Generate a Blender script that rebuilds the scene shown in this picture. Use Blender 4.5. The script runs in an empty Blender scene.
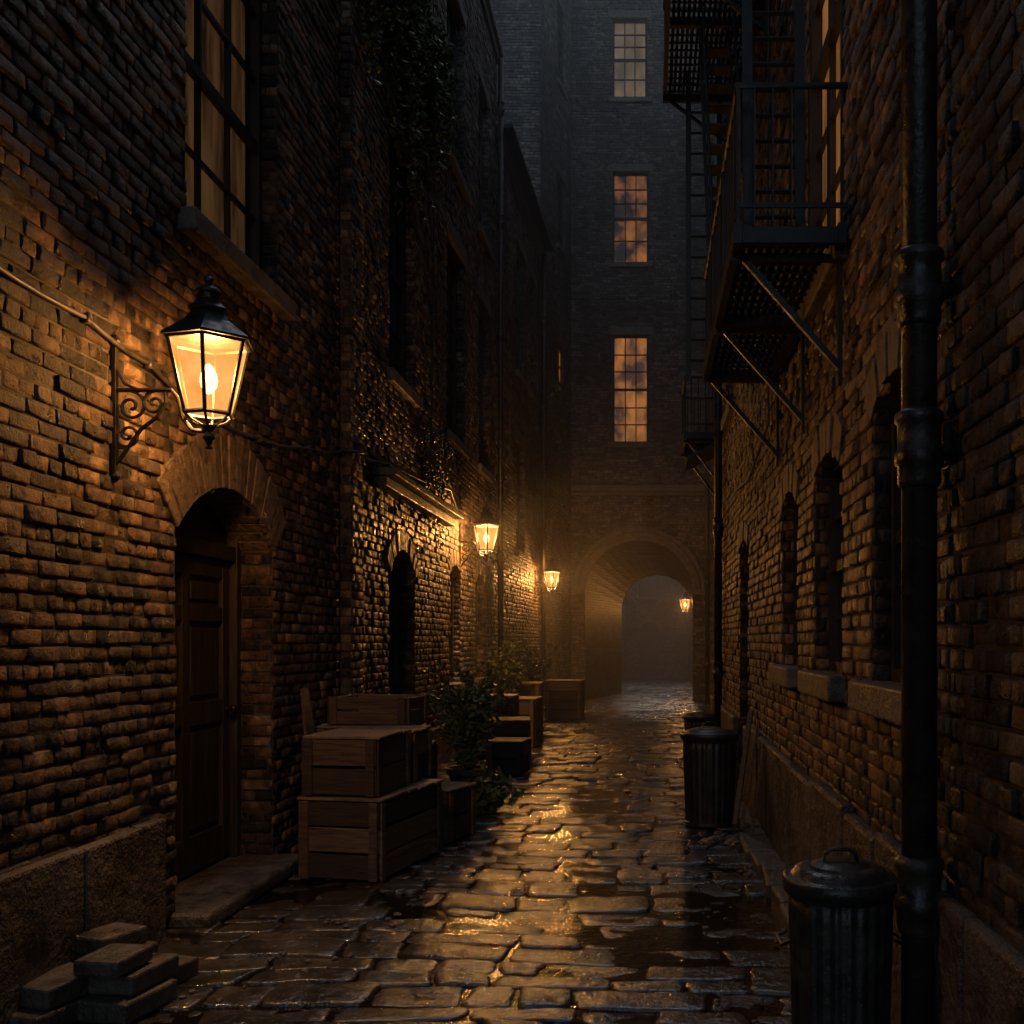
import bpy, math, random
import numpy as np
from mathutils import Vector, Matrix, noise as mnoise
random.seed(7)
rng = np.random.default_rng(7)
scene = bpy.context.scene
Z = Vector((0, 0, 1))

# ------------------------------------------------------------------ materials
def newmat(name):
    m = bpy.data.materials.new(name); m.use_nodes = True
    nt = m.node_tree; nt.nodes.clear()
    out = nt.nodes.new('ShaderNodeOutputMaterial')
    return m, nt, out
def N(nt, t, **kw):
    n = nt.nodes.new(t)
    for k, v in kw.items(): setattr(n, k, v)
    return n
def ramp(nt, stops):
    r = nt.nodes.new('ShaderNodeValToRGB')
    el = r.color_ramp.elements
    while len(el) < len(stops): el.new(0.5)
    for e, (p, c) in zip(el, stops):
        e.position = p; e.color = (*c, 1) if len(c) == 3 else c
    return r
def noise_tex(nt, vec, scale, detail=4, rough=0.6):
    n = nt.nodes.new('ShaderNodeTexNoise')
    n.inputs['Scale'].default_value = scale
    n.inputs['Detail'].default_value = detail
    n.inputs['Roughness'].default_value = rough
    nt.links.new(vec, n.inputs['Vector'])
    return n
def mixc(nt, a, b, f, mode='MIX'):
    m = nt.nodes.new('ShaderNodeMixRGB'); m.blend_type = mode
    for s, v in (('Fac', f), ('Color1', a), ('Color2', b)):
        if hasattr(v, 'is_linked') or hasattr(v, 'links'): nt.links.new(v, m.inputs[s])
        elif isinstance(v, (int, float)): m.inputs[s].default_value = v
        else: m.inputs[s].default_value = (*v, 1)
    return m.outputs[0]
def g(v): return (v, v, v)

def mat_brick(name, stops, soot=0.78, rough=(0.27, 0.72), bump=1.0):
    m, nt, out = newmat(name); L = nt.links.new
    tc = N(nt, 'ShaderNodeTexCoord'); vec = tc.outputs['Object']
    at = N(nt, 'ShaderNodeAttribute', attribute_name='rnd')
    r = ramp(nt, stops); L(at.outputs['Fac'], r.inputs[0])
    mp = N(nt, 'ShaderNodeMapping'); mp.inputs['Scale'].default_value = (1, 1, .4); L(vec, mp.inputs[0])
    big = noise_tex(nt, mp.outputs[0], 1.5, 5, .78); rb = ramp(nt, [(0.41, g(1 - soot)), (0.57, g(1.0))]); L(big.outputs[0], rb.inputs[0])
    mid = noise_tex(nt, vec, 12, 4, 0.78); rm = ramp(nt, [(0.36, g(0.2)), (0.62, g(1.25))]); L(mid.outputs[0], rm.inputs[0])
    c = mixc(nt, r.outputs[0], rb.outputs[0], 1.0, 'MULTIPLY')
    c = mixc(nt, c, rm.outputs[0], 1.0, 'MULTIPLY')
    b = N(nt, 'ShaderNodeBsdfPrincipled'); L(c, b.inputs['Base Color'])
    rr = ramp(nt, [(0.35, g(rough[0])), (0.65, g(rough[1]))]); L(mid.outputs[0], rr.inputs[0]); L(rr.outputs[0], b.inputs['Roughness'])
    n2 = noise_tex(nt, vec, 24, 5, 0.8)
    bp = N(nt, 'ShaderNodeBump'); bp.inputs['Strength'].default_value = bump; bp.inputs['Distance'].default_value = 0.028
    L(n2.outputs[0], bp.inputs['Height']); L(bp.outputs[0], b.inputs['Normal'])
    L(b.outputs[0], out.inputs[0]); return m

def mat_noise(name, c0, c1, scale=8, rough=(0.4, 0.8), bump=0.5, bdist=0.01, bscale=40, metallic=0.0, stretch=(1, 1, 1), spec=0.5):
    m, nt, out = newmat(name); L = nt.links.new
    tc = N(nt, 'ShaderNodeTexCoord'); mp = N(nt, 'ShaderNodeMapping'); mp.inputs['Scale'].default_value = stretch
    L(tc.outputs['Object'], mp.inputs[0]); vec = mp.outputs[0]
    a = noise_tex(nt, vec, scale, 4, 0.7); r = ramp(nt, [(0.32, c0), (0.68, c1)]); L(a.outputs[0], r.inputs[0])
    b = N(nt, 'ShaderNodeBsdfPrincipled'); L(r.outputs[0], b.inputs['Base Color'])
    b.inputs['Metallic'].default_value = metallic
    b.inputs['Specular IOR Level'].default_value = spec
    rr = ramp(nt, [(0.35, g(rough[0])), (0.65, g(rough[1]))]); L(a.outputs[0], rr.inputs[0]); L(rr.outputs[0], b.inputs['Roughness'])
    n2 = noise_tex(nt, vec, bscale, 4, 0.7)
    bp = N(nt, 'ShaderNodeBump'); bp.inputs['Strength'].default_value = bump; bp.inputs['Distance'].default_value = bdist
    L(n2.outputs[0], bp.inputs['Height']); L(bp.outputs[0], b.inputs['Normal'])
    L(b.outputs[0], out.inputs[0]); return m

def mat_glass(name):
    m, nt, out = newmat(name); L = nt.links.new
    tc = N(nt, 'ShaderNodeTexCoord')
    n = noise_tex(nt, tc.outputs['Object'], 3, 3)
    bp = N(nt, 'ShaderNodeBump'); bp.inputs['Strength'].default_value = 0.3; bp.inputs['Distance'].default_value = 0.02; L(n.outputs[0], bp.inputs['Height'])
    t = N(nt, 'ShaderNodeBsdfTransparent'); t.inputs[0].default_value = (0.82, 0.8, 0.76, 1)
    gl = N(nt, 'ShaderNodeBsdfGlossy'); gl.inputs['Roughness'].default_value = 0.12; L(bp.outputs[0], gl.inputs['Normal'])
    lw = N(nt, 'ShaderNodeLayerWeight'); lw.inputs[0].default_value = .5
    pw = N(nt, 'ShaderNodeMath', operation='POWER'); L(lw.outputs['Facing'], pw.inputs[0]); pw.inputs[1].default_value = 4.0
    ma = N(nt, 'ShaderNodeMath', operation='MULTIPLY_ADD'); L(pw.outputs[0], ma.inputs[0]); ma.inputs[1].default_value = .7; ma.inputs[2].default_value = .05
    mx = N(nt, 'ShaderNodeMixShader'); L(ma.outputs[0], mx.inputs[0]); L(t.outputs[0], mx.inputs[1]); L(gl.outputs[0], mx.inputs[2])
    L(mx.outputs[0], out.inputs[0]); return m

def mat_emit(name, c0, c1, strength, scale=(6, 6, 1.2), lo=0.35, hi=0.7):
    m, nt, out = newmat(name); L = nt.links.new
    tc = N(nt, 'ShaderNodeTexCoord'); mp = N(nt, 'ShaderNodeMapping'); mp.inputs['Scale'].default_value = scale
    L(tc.outputs['Object'], mp.inputs[0])
    a = noise_tex(nt, mp.outputs[0], 1.0, 4); r = ramp(nt, [(lo, c0), (hi, c1)]); L(a.outputs[0], r.inputs[0])
    e = N(nt, 'ShaderNodeEmission'); L(r.outputs[0], e.inputs[0]); e.inputs[1].default_value = strength
    L(e.outputs[0], out.inputs[0]); return m

BR_STOPS = [(0.0, (0.035, 0.028, 0.024)), (0.24, (0.07, 0.048, 0.035)), (0.42, (0.18, 0.11, 0.07)), (0.72, (0.30, 0.18, 0.108)), (0.92, (0.46, 0.31, 0.19)), (1.0, (0.10, 0.085, 0.072))]
BR_DARK = [(0.0, (0.045, 0.037, 0.032)), (0.25, (0.09, 0.068, 0.054)), (0.5, (0.19, 0.13, 0.095)), (0.8, (0.30, 0.205, 0.145)), (1.0, (0.38, 0.30, 0.225))]
BR_SHADE = [(0.0, (0.03, 0.025, 0.022)), (0.4, (0.08, 0.056, 0.043)), (0.8, (0.15, 0.104, 0.075)), (1.0, (0.2, 0.15, 0.11))]  # brick tones darkened: weaker lamplight on the near right wall, put into colour
BR_GREY = [(0.0, (0.07, 0.062, 0.056)), (0.5, (0.18, 0.15, 0.128)), (1.0, (0.32, 0.27, 0.225))]
M_BRICK = mat_brick('brick_brown', BR_STOPS)
M_BRICKD = mat_brick('brick_dark', BR_DARK)
M_BRICKSHADE = mat_brick('brick_shaded', BR_SHADE)  # brown brick with shade painted into its colour
M_BRICKG = mat_brick('brick_grey', BR_GREY, soot=0.6)
M_MORTAR = mat_noise('mortar', (0.022, 0.019, 0.016), (0.09, 0.078, 0.062), 6, (0.7, 0.95), 0.8, 0.01, 80)
M_STONE = mat_noise('sill_stone', (0.06, 0.053, 0.044), (0.2, 0.172, 0.138), 7, (0.35, 0.8), 1.0, 0.02, 22)
M_STEP = mat_noise('worn_stone', (0.035, 0.031, 0.026), (0.125, 0.108, 0.088), 6, (0.25, 0.7), 1.0, 0.025, 16)
M_PLINTH = mat_noise('cement_render', (0.022, 0.019, 0.016), (0.14, 0.115, 0.09), 3.0, (0.3, 0.8), 1.0, 0.05, 10)
M_VOUS = mat_noise('arch_brick', (0.06, 0.045, 0.035), (0.27, 0.20, 0.145), 12, (0.35, 0.8), 1.0, 0.025, 24)
M_PAVE = mat_noise('paving_stone', (0.016, 0.0145, 0.0125), (0.085, 0.072, 0.058), 4.5, (0.05, 0.26), 1.0, 0.011, 20, spec=1.0)
M_GROUND = mat_noise('wet_earth', (0.02, 0.018, 0.015), (0.06, 0.05, 0.04), 5, (0.3, 0.7), 0.8, 0.02, 20)
M_IRON = mat_noise('black_iron', (0.006, 0.006, 0.006), (0.022, 0.019, 0.017), 20, (0.35, 0.6), 0.4, 0.003, 60, 0.0, spec=.5)
M_PIPE = mat_noise('cast_iron_pipe', (0.010, 0.010, 0.010), (0.045, 0.036, 0.029), 9, (0.22, 0.55), 0.8, 0.006, 30, 0.0)
M_DOOR = mat_noise('door_paint', (0.018, 0.017, 0.015), (0.055, 0.047, 0.038), 5, (0.35, 0.6), 0.8, 0.006, 20, stretch=(4, 4, 0.5))
M_FRAME = mat_noise('window_frame', (0.012, 0.011, 0.010), (0.035, 0.03, 0.025), 9, (0.4, 0.7), 0.4, 0.003, 40)
M_WOOD = mat_noise('crate_wood', (0.04, 0.025, 0.015), (0.21, 0.13, 0.076), 3, (0.4, 0.8), 1.0, 0.01, 10, stretch=(1.2, 1.2, 16))
M_WOOD2 = mat_noise('crate_wood_dark', (0.02, 0.014, 0.01), (0.11, 0.072, 0.046), 3.5, (0.4, 0.8), 1.0, 0.01, 10, stretch=(1.2, 1.2, 18))
M_WOOD3 = mat_noise('crate_wood_pale', (0.06, 0.04, 0.025), (0.30, 0.20, 0.12), 2.7, (0.4, 0.8), 1.0, 0.01, 10, stretch=(1.2, 1.2, 14))
M_WOODL = mat_noise('crate_lid_wood', (0.08, 0.056, 0.036), (0.34, 0.245, 0.16), 3, (0.35, 0.7), 1.0, 0.01, 10, stretch=(1.2, 14, 1.2))
M_BIN = mat_noise('galvanised_steel', (0.02, 0.02, 0.02), (0.08, 0.074, 0.066), 6, (0.28, 0.6), 0.7, 0.012, 12, 0.5)
M_BIND = mat_noise('dark_bin_metal', (0.02, 0.02, 0.02), (0.06, 0.055, 0.05), 8, (0.3, 0.5), 0.4, 0.006, 18, 0.3)
M_TERRA = mat_noise('pot_clay', (0.06, 0.04, 0.03), (0.16, 0.1, 0.07), 8, (0.5, 0.8), 0.4, 0.006, 30)
M_LEAF = mat_noise('leaf', (0.05, 0.065, 0.025), (0.15, 0.18, 0.075), 14, (0.3, 0.55), 0.2, 0.003, 40)
M_STEM = mat_noise('stem', (0.03, 0.022, 0.014), (0.08, 0.06, 0.04), 20, (0.6, 0.8), 0.3, 0.003, 60)
M_CABLE = mat_noise('cable_sheath', (0.02, 0.018, 0.016), (0.07, 0.06, 0.05), 6, (0.4, 0.6), 0.2, 0.002, 60)
M_GLASS = mat_glass('window_glass')
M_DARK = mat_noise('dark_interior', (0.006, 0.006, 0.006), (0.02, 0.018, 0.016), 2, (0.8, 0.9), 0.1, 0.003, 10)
M_WARM = mat_emit('lit_curtain', (0.05, 0.02, 0.007), (0.75, 0.37, 0.14), 0.17, (5, 5, 0.7), .35, .72)
M_WARM2 = mat_emit('lit_blind', (0.10, 0.03, 0.005), (1.0, 0.35, 0.05), 0.55, (2.2, 2.2, 1.3), .40, .64)
M_WARM3 = mat_emit('lit_pale_blind', (0.22, 0.15, 0.08), (0.65, 0.45, 0.26), 0.36, (2, 2, 1.5))
M_WARM4 = mat_emit('bright_blind', (0.30, 0.11, 0.025), (1.0, 0.42, 0.11), 0.5, (3, 3, 0.6), .35, .62)
M_DIM = mat_emit('dim_room', (0.02, 0.009, 0.003), (1.0, 0.32, 0.04), 0.42, (2, 2, 1.5), 0.44, 0.68)

def mat_water():
    m, nt, out = newmat('puddle_water'); L = nt.links.new
    tc = N(nt, 'ShaderNodeTexCoord')
    a = noise_tex(nt, tc.outputs['Object'], 18, 4)
    b = N(nt, 'ShaderNodeBsdfPrincipled'); b.inputs['Base Color'].default_value = (0.008, 0.007, 0.006, 1)
    b.inputs['Roughness'].default_value = 0.05; b.inputs['IOR'].default_value = 1.34; b.inputs['Specular IOR Level'].default_value = .8
    bp = N(nt, 'ShaderNodeBump'); bp.inputs['Strength'].default_value = 0.5; bp.inputs['Distance'].default_value = 0.010
    L(a.outputs[0], bp.inputs['Height']); L(bp.outputs[0], b.inputs['Normal']); L(b.outputs[0], out.inputs[0]); return m
M_WATER = mat_water()

def mat_pane():
    m, nt, out = newmat('frosted_lantern_glass'); L = nt.links.new
    tc = N(nt, 'ShaderNodeTexCoord'); a = noise_tex(nt, tc.outputs['Object'], 7, 4)
    r = ramp(nt, [(0.32, (0.9, 0.31, 0.055)), (0.68, (1.0, 0.53, 0.16))]); L(a.outputs[0], r.inputs[0])
    e = N(nt, 'ShaderNodeEmission'); L(r.outputs[0], e.inputs[0]); e.inputs[1].default_value = 1.2
    t = N(nt, 'ShaderNodeBsdfTransparent'); t.inputs[0].default_value = (1, 0.85, 0.62, 1)
    mx = N(nt, 'ShaderNodeMixShader'); mx.inputs[0].default_value = 0.68
    L(t.outputs[0], mx.inputs[1]); L(e.outputs[0], mx.inputs[2]); L(mx.outputs[0], out.inputs[0]); return m
M_PANE = mat_pane()
M_FLAME = mat_emit('lamp_flame', (1, 0.6, 0.22), (1, 0.72, 0.32), 16, (5, 5, 5))

def mat_brick_tex():
    m, nt, out = newmat('tunnel_brick'); L = nt.links.new
    tc = N(nt, 'ShaderNodeTexCoord'); sx = N(nt, 'ShaderNodeSeparateXYZ'); L(tc.outputs['Object'], sx.inputs[0])
    cx = N(nt, 'ShaderNodeCombineXYZ'); L(sx.outputs[1], cx.inputs[0]); L(sx.outputs[2], cx.inputs[1])
    br = N(nt, 'ShaderNodeTexBrick'); L(cx.outputs[0], br.inputs['Vector'])
    br.inputs['Scale'].default_value = 1; br.inputs['Brick Width'].default_value = 0.225; br.inputs['Row Height'].default_value = 0.075
    br.inputs['Mortar Size'].default_value = 0.006; br.inputs['Color1'].default_value = (0.07, 0.05, 0.037, 1); br.inputs['Color2'].default_value = (0.17, 0.12, 0.085, 1); br.inputs['Mortar'].default_value = (0.035, 0.03, 0.027, 1)
    b = N(nt, 'ShaderNodeBsdfPrincipled'); L(br.outputs[0], b.inputs['Base Color']); b.inputs['Roughness'].default_value = 0.5
    bp = N(nt, 'ShaderNodeBump'); bp.invert = True; bp.inputs['Strength'].default_value = 1; bp.inputs['Distance'].default_value = 0.01
    L(br.outputs['Fac'], bp.inputs['Height']); L(bp.outputs[0], b.inputs['Normal']); L(b.outputs[0], out.inputs[0]); return m
M_TUN = mat_brick_tex()

# ------------------------------------------------------------------ mesh helpers
HF = [(0, 3, 2, 1), (4, 5, 6, 7), (0, 1, 5, 4), (1, 2, 6, 5), (2, 3, 7, 6), (3, 0, 4, 7)]
class MB:
    def __init__(s): s.v = []; s.f = []; s.m = []
    def add(s, vs, fs, mat=0):
        o = len(s.v); s.v.extend([tuple(p) for p in vs])
        for f in fs: s.f.append(tuple(i + o for i in f)); s.m.append(mat)
    def box(s, x0, x1, y0, y1, z0, z1, mat=0):
        s.add([(x0, y0, z0), (x1, y0, z0), (x1, y1, z0), (x0, y1, z0), (x0, y0, z1), (x1, y0, z1), (x1, y1, z1), (x0, y1, z1)], HF, mat)
    def obox(s, M, sx, sy, sz, mat=0):
        c = [(-1, -1, -1), (1, -1, -1), (1, 1, -1), (-1, 1, -1), (-1, -1, 1), (1, -1, 1), (1, 1, 1), (-1, 1, 1)]
        s.add([M @ Vector((a * sx / 2, b * sy / 2, d * sz / 2)) for a, b, d in c], HF, mat)
    def bar(s, a, b, w, h, mat=0):
        a = Vector(a); b = Vector(b); d = (b - a); l = d.length; d.normalize()
        up = Z if abs(d.z) < 0.95 else Vector((1, 0, 0))
        x = d.cross(up).normalized(); y = x.cross(d)
        M = Matrix((x, d, y)).transposed().to_4x4(); M.translation = (a + b) / 2
        s.obox(M, w, l, h, mat)
    def tube(s, pts, r, n=8, mat=0, cap=True):
        pts = [Vector(p) for p in pts]; rings = []
        ref = None
        for i, p in enumerate(pts):
            d = (pts[min(i + 1, len(pts) - 1)] - pts[max(i - 1, 0)]).normalized()
            if ref is None: ref = Vector((0, 0, 1)) if abs(d.z) < 0.9 else Vector((1, 0, 0))
            x = d.cross(ref).normalized(); ref = x.cross(d).normalized()
            rr = r[i] if isinstance(r, (list, tuple)) else r
            rings.append([p + (x * math.cos(2 * math.pi * k / n) + ref * math.sin(2 * math.pi * k / n)) * rr for k in range(n)])
        vs = [q for R in rings for q in R]; fs = []
        for i in range(len(pts) - 1):
            for k in range(n):
                k2 = (k + 1) % n; fs.append((i * n + k, i * n + k2, (i + 1) * n + k2, (i + 1) * n + k))
        if cap: fs.append(tuple(range(n))); fs.append(tuple((len(pts) - 1) * n + k for k in range(n)))
        s.add(vs, fs, mat)
    def lathe(s, c, prof, n=24, mat=0, rib=0, ribn=0, phase=0, M=None):
        vs = []; fs = []
        for (r, z) in [(p[0], p[1]) for p in prof]:
            for k in range(n):
                a = 2 * math.pi * k / n + phase
                rr = r + (rib * math.cos(a * ribn) if ribn and r > 0.05 else 0)
                q = Vector((rr * math.cos(a), rr * math.sin(a), z))
                if M: q = M @ q
                vs.append((c[0] + q.x, c[1] + q.y, c[2] + q.z))
        for i in range(len(prof) - 1):
            for k in range(n):
                k2 = (k + 1) % n; fs.append((i * n + k, i * n + k2, (i + 1) * n + k2, (i + 1) * n + k))
        fs.append(tuple(range(n))[::-1]); fs.append(tuple((len(prof) - 1) * n + k for k in range(n)))
        s.add(vs, fs, mat)

def root(name, loc=(0, 0, 0)):
    e = bpy.data.objects.new(name, None); e.location = loc; e.empty_display_size = 0.3
    scene.collection.objects.link(e); return e
def put(o, parent):
    if parent is not None:
        o.parent = parent; o.matrix_parent_inverse = Matrix.Translation(-Vector(parent.location))
def mk(name, mb, mats, parent=None, bevel=0.0, smooth=False, seg=2):
    me = bpy.data.meshes.new(name); me.from_pydata(mb.v, [], mb.f)
    for m in mats: me.materials.append(m)
    me.polygons.foreach_set('material_index', mb.m)
    if smooth: me.polygons.foreach_set('use_smooth', [True] * len(me.polygons))
    me.update()
    o = bpy.data.objects.new(name, me); scene.collection.objects.link(o); put(o, parent)
    if bevel:
        b = o.modifiers.new('bevel', 'BEVEL'); b.width = bevel; b.segments = seg; b.limit_method = 'ANGLE'; b.angle_limit = 0.6
    return o

class Fr:
    """wall frame: u along, v up, d out of the wall"""
    def __init__(s, P0, U, Nn): s.P = Vector(P0); s.U = Vector(U).normalized(); s.N = Vector(Nn).normalized()
    def pt(s, u, v, d=0): return s.P + s.U * u + Z * v + s.N * d
    def box(s, mb, u0, u1, v0, v1, d0, d1, mat=0):
        mb.add([s.pt(u0, v0, d0), s.pt(u1, v0, d0), s.pt(u1, v0, d1), s.pt(u0, v0, d1), s.pt(u0, v1, d0), s.pt(u1, v1, d0), s.pt(u1, v1, d1), s.pt(u0, v1, d1)], HF, mat)
    def quad(s, mb, u0, u1, v0, v1, d, mat=0):
        mb.add([s.pt(u0, v0, d), s.pt(u1, v0, d), s.pt(u1, v1, d), s.pt(u0, v1, d)], [(0, 1, 2, 3)], mat)
def fr2(p0, p1, nsign):
    a = Vector((*p0, 0)); b = Vector((*p1, 0)); U = (b - a).normalized()
    Nn = Vector((-U.y, U.x, 0)) * nsign
    return Fr(a, U, Nn), (b - a).length

def opening_iv(o, v):
    if v < o['v0'] or v > o['v1'] + o.get('rise', 0): return None
    if v <= o['v1']: return (o['u0'], o['u1'])
    hw = (o['u1'] - o['u0']) / 2; r = o['rise']; R = (hw * hw + r * r) / (2 * r); vc = o['v1'] + r - R
    q = R * R - (v - vc) ** 2
    if q <= 0: return None
    h = min(hw, math.sqrt(q)); c = (o['u0'] + o['u1']) / 2
    return (c - h, c + h)

def brick_wall(name, fr, ua, ub, va, vb, ops, parent, mat, relief=1.0, bl=0.215, ch=0.075, mort=0.011):
    B = []; mb = MB(); i = 0; v = va
    while v < vb - 1e-4:
        v1 = min(v + ch, vb); vc = (v + v1) / 2
        ivs = [(ua, ub)]
        for o in ops:
            q = opening_iv(o, vc)
            if q:
                nv = []
                for a, b in ivs:
                    if q[1] <= a or q[0] >= b: nv.append((a, b)); continue
                    if q[0] > a: nv.append((a, q[0]))
                    if q[1] < b: nv.append((q[1], b))
                ivs = nv
        L = bl / 2 if i % 4 == 3 else bl
        off = (i % 2) * L / 2 + random.uniform(-0.012, 0.012) + (i * 0.011 % 0.03)
        for a, b in ivs:
            fr.quad(mb, a, b, v, v1, -0.010, 0)
            k = math.floor((a - off) / L); x = off + k * L
            while x < b:
                x0 = max(x, a); x1 = min(x + L, b)
                if x1 - x0 > 0.03: B.append((x0 + mort / 2, x1 - mort / 2, v + mort / 2, v1 - mort / 2))
                x += L
        v += ch; i += 1
    mk(name + '_mortar', mb, [M_MORTAR], parent)
    B = np.array(B); n = len(B)
    if n == 0: return
    h = np.clip(rng.normal(0.005, 0.006, n), -0.006, 0.022) * relief
    h[rng.random(n) < 0.04] = -0.007
    jit = lambda s: rng.uniform(-s, s, (n, 4))
    us = B[:, [0, 1, 1, 0]]; vs = B[:, [2, 2, 3, 3]]
    su = np.array([1, -1, -1, 1]); sv = np.array([1, 1, -1, -1])
    ju = jit(0.006); jv = jit(0.0055)
    r1u, r1v, r1d = us + ju * .3, vs + jv * .3, np.full((n, 4), -0.011)
    r2u, r2v, r2d = us + ju + su * 0.001, vs + jv + sv * 0.001, h[:, None] - 0.006 + jit(0.0015)
    r3u, r3v, r3d = us + ju + su * 0.008, vs + jv + sv * 0.008, h[:, None] + jit(0.002)
    u = np.concatenate([r1u, r2u, r3u], 1).ravel(); vv = np.concatenate([r1v, r2v, r3v], 1).ravel(); d = np.concatenate([r1d, r2d, r3d], 1).ravel()
    P = np.array(fr.P)[None] + u[:, None] * np.array(fr.U)[None] + vv[:, None] * np.array([[0, 0, 1.]]) + d[:, None] * np.array(fr.N)[None]
    base = []
    for r in (0, 4):
        for k in range(4):
            k2 = (k + 1) % 4; base.append((r + k, r + k2, r + 4 + k2, r + 4 + k))
    base.append((8, 9, 10, 11)); base = np.array(base)
    F = (base[None] + (np.arange(n) * 12)[:, None, None]).reshape(-1, 4)
    me = bpy.data.meshes.new(name); me.vertices.add(len(P)); me.vertices.foreach_set('co', P.astype(np.float32).ravel())
    me.loops.add(F.size); me.loops.foreach_set('vertex_index', F.astype(np.int32).ravel())
    me.polygons.add(len(F)); me.polygons.foreach_set('loop_start', np.arange(0, F.size, 4, dtype=np.int32))
    me.update(calc_edges=True); me.materials.append(mat)
    at = me.attributes.new('rnd', 'FLOAT', 'FACE'); at.data.foreach_set('value', np.repeat(rng.random(n), 9).astype(np.float32))
    me.validate()
    o = bpy.data.objects.new(name, me); scene.collection.objects.link(o); put(o, parent); return o

def arch_ring(mb, fr, o, ringw, d0, d1, n, mat=0):
    hw = (o['u1'] - o['u0']) / 2; r = o['rise']; R = (hw * hw + r * r) / (2 * r); vc = o['v1'] + r - R; c = (o['u0'] + o['u1']) / 2
    A = math.asin(min(1, hw / R)); gap = 0.05 / n
    for k in range(n):
        a0 = -A + 2 * A * k / n + gap; a1 = -A + 2 * A * (k + 1) / n - gap
        rw = R + ringw + random.uniform(-0.012, 0.012); dd = d1 + random.uniform(-0.008, 0.008)
        q = []
        for dep in (d0, dd):
            for a, rr in ((a0, R), (a1, R), (a1, rw), (a0, rw)):
                q.append(fr.pt(c + rr * math.sin(a), vc + rr * math.cos(a), dep))
        mb.add(q, HF, mat)

def jambs(fr, o, depth, parent, mat):
    a = Fr(fr.pt(o['u1'], 0, 0), -fr.N, -fr.U); brick_wall('jamb_brick', a, 0, depth, o['v0'], o['v1'] + o.get('rise', 0) * 0.4, [], parent, mat, 0.6)
    b = Fr(fr.pt(o['u0'], 0, 0), -fr.N, fr.U); brick_wall('jamb_brick', b, 0, depth, o['v0'], o['v1'] + o.get('rise', 0) * 0.4, [], parent, mat, 0.6)

def window(fr, o, cols, rlow, rup, split, depth, back, parent, sill=True, lintel=True, mat=None, sillproj=0.07, jam=True, bdist=0.16):
    u0, u1, v0 = o['u0'], o['u1'], o['v0']; v1 = o['v1'] + o.get('rise', 0)
    mb = MB(); D = -depth; fw = 0.055
    fr.box(mb, u0, u0 + fw, v0, v1, D - 0.045, D + 0.02); fr.box(mb, u1 - fw, u1, v0, v1, D - 0.045, D + 0.02)
    fr.box(mb, u0 + fw, u1 - fw, v0, v0 + fw, D - 0.045, D + 0.017); fr.box(mb, u0 + fw, u1 - fw, v1 - fw, v1, D - 0.045, D + 0.017)
    sp = v0 + (v1 - v0) * split
    fr.box(mb, u0 + fw, u1 - fw, sp - 0.03, sp + 0.03, D - 0.042, D + 0.012)
    for (a, b, rows, dd) in ((v0 + fw, sp - 0.03, rlow, 0.0), (sp + 0.03, v1 - fw, rup, 0.006)):
        for k in range(1, rows):
            vv = a + (b - a) * k / rows; fr.box(mb, u0 + fw, u1 - fw, vv - 0.014, vv + 0.014, D - 0.038, D - 0.01 + dd)
        for k in range(1, cols):
            uu = u0 + fw + (u1 - u0 - 2 * fw) * k / cols; fr.box(mb, uu - 0.014, uu + 0.014, a, b, D - 0.04, D - 0.007 + dd)
    fr.quad(mb, u0, u1, v0, v1, D - 0.03, 1)
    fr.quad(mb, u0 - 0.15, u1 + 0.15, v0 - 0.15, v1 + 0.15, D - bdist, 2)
    mk('sash_window', mb, [M_FRAME, M_GLASS, back], parent)
    st = MB()
    if sill: fr.box(st, u0 - 0.1, u1 + 0.1, v0 - 0.13, v0, -depth - 0.02, sillproj)
    if lintel and not o.get('rise'): fr.box(st, u0 - 0.12, u1 + 0.12, o['v1'], o['v1'] + 0.2, -depth - 0.02, 0.02)
    if st.v: mk('window_sill', st, [M_STONE], parent, 0.012)
    if o.get('rise'):
        st = MB(); arch_ring(st, fr, o, 0.2, -depth, 0.016, max(7, int((u1 - u0) / 0.08))); mk('window_arch', st, [M_VOUS], parent, 0.005)
    if jam and mat: jambs(fr, o, depth, parent, mat)

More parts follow.
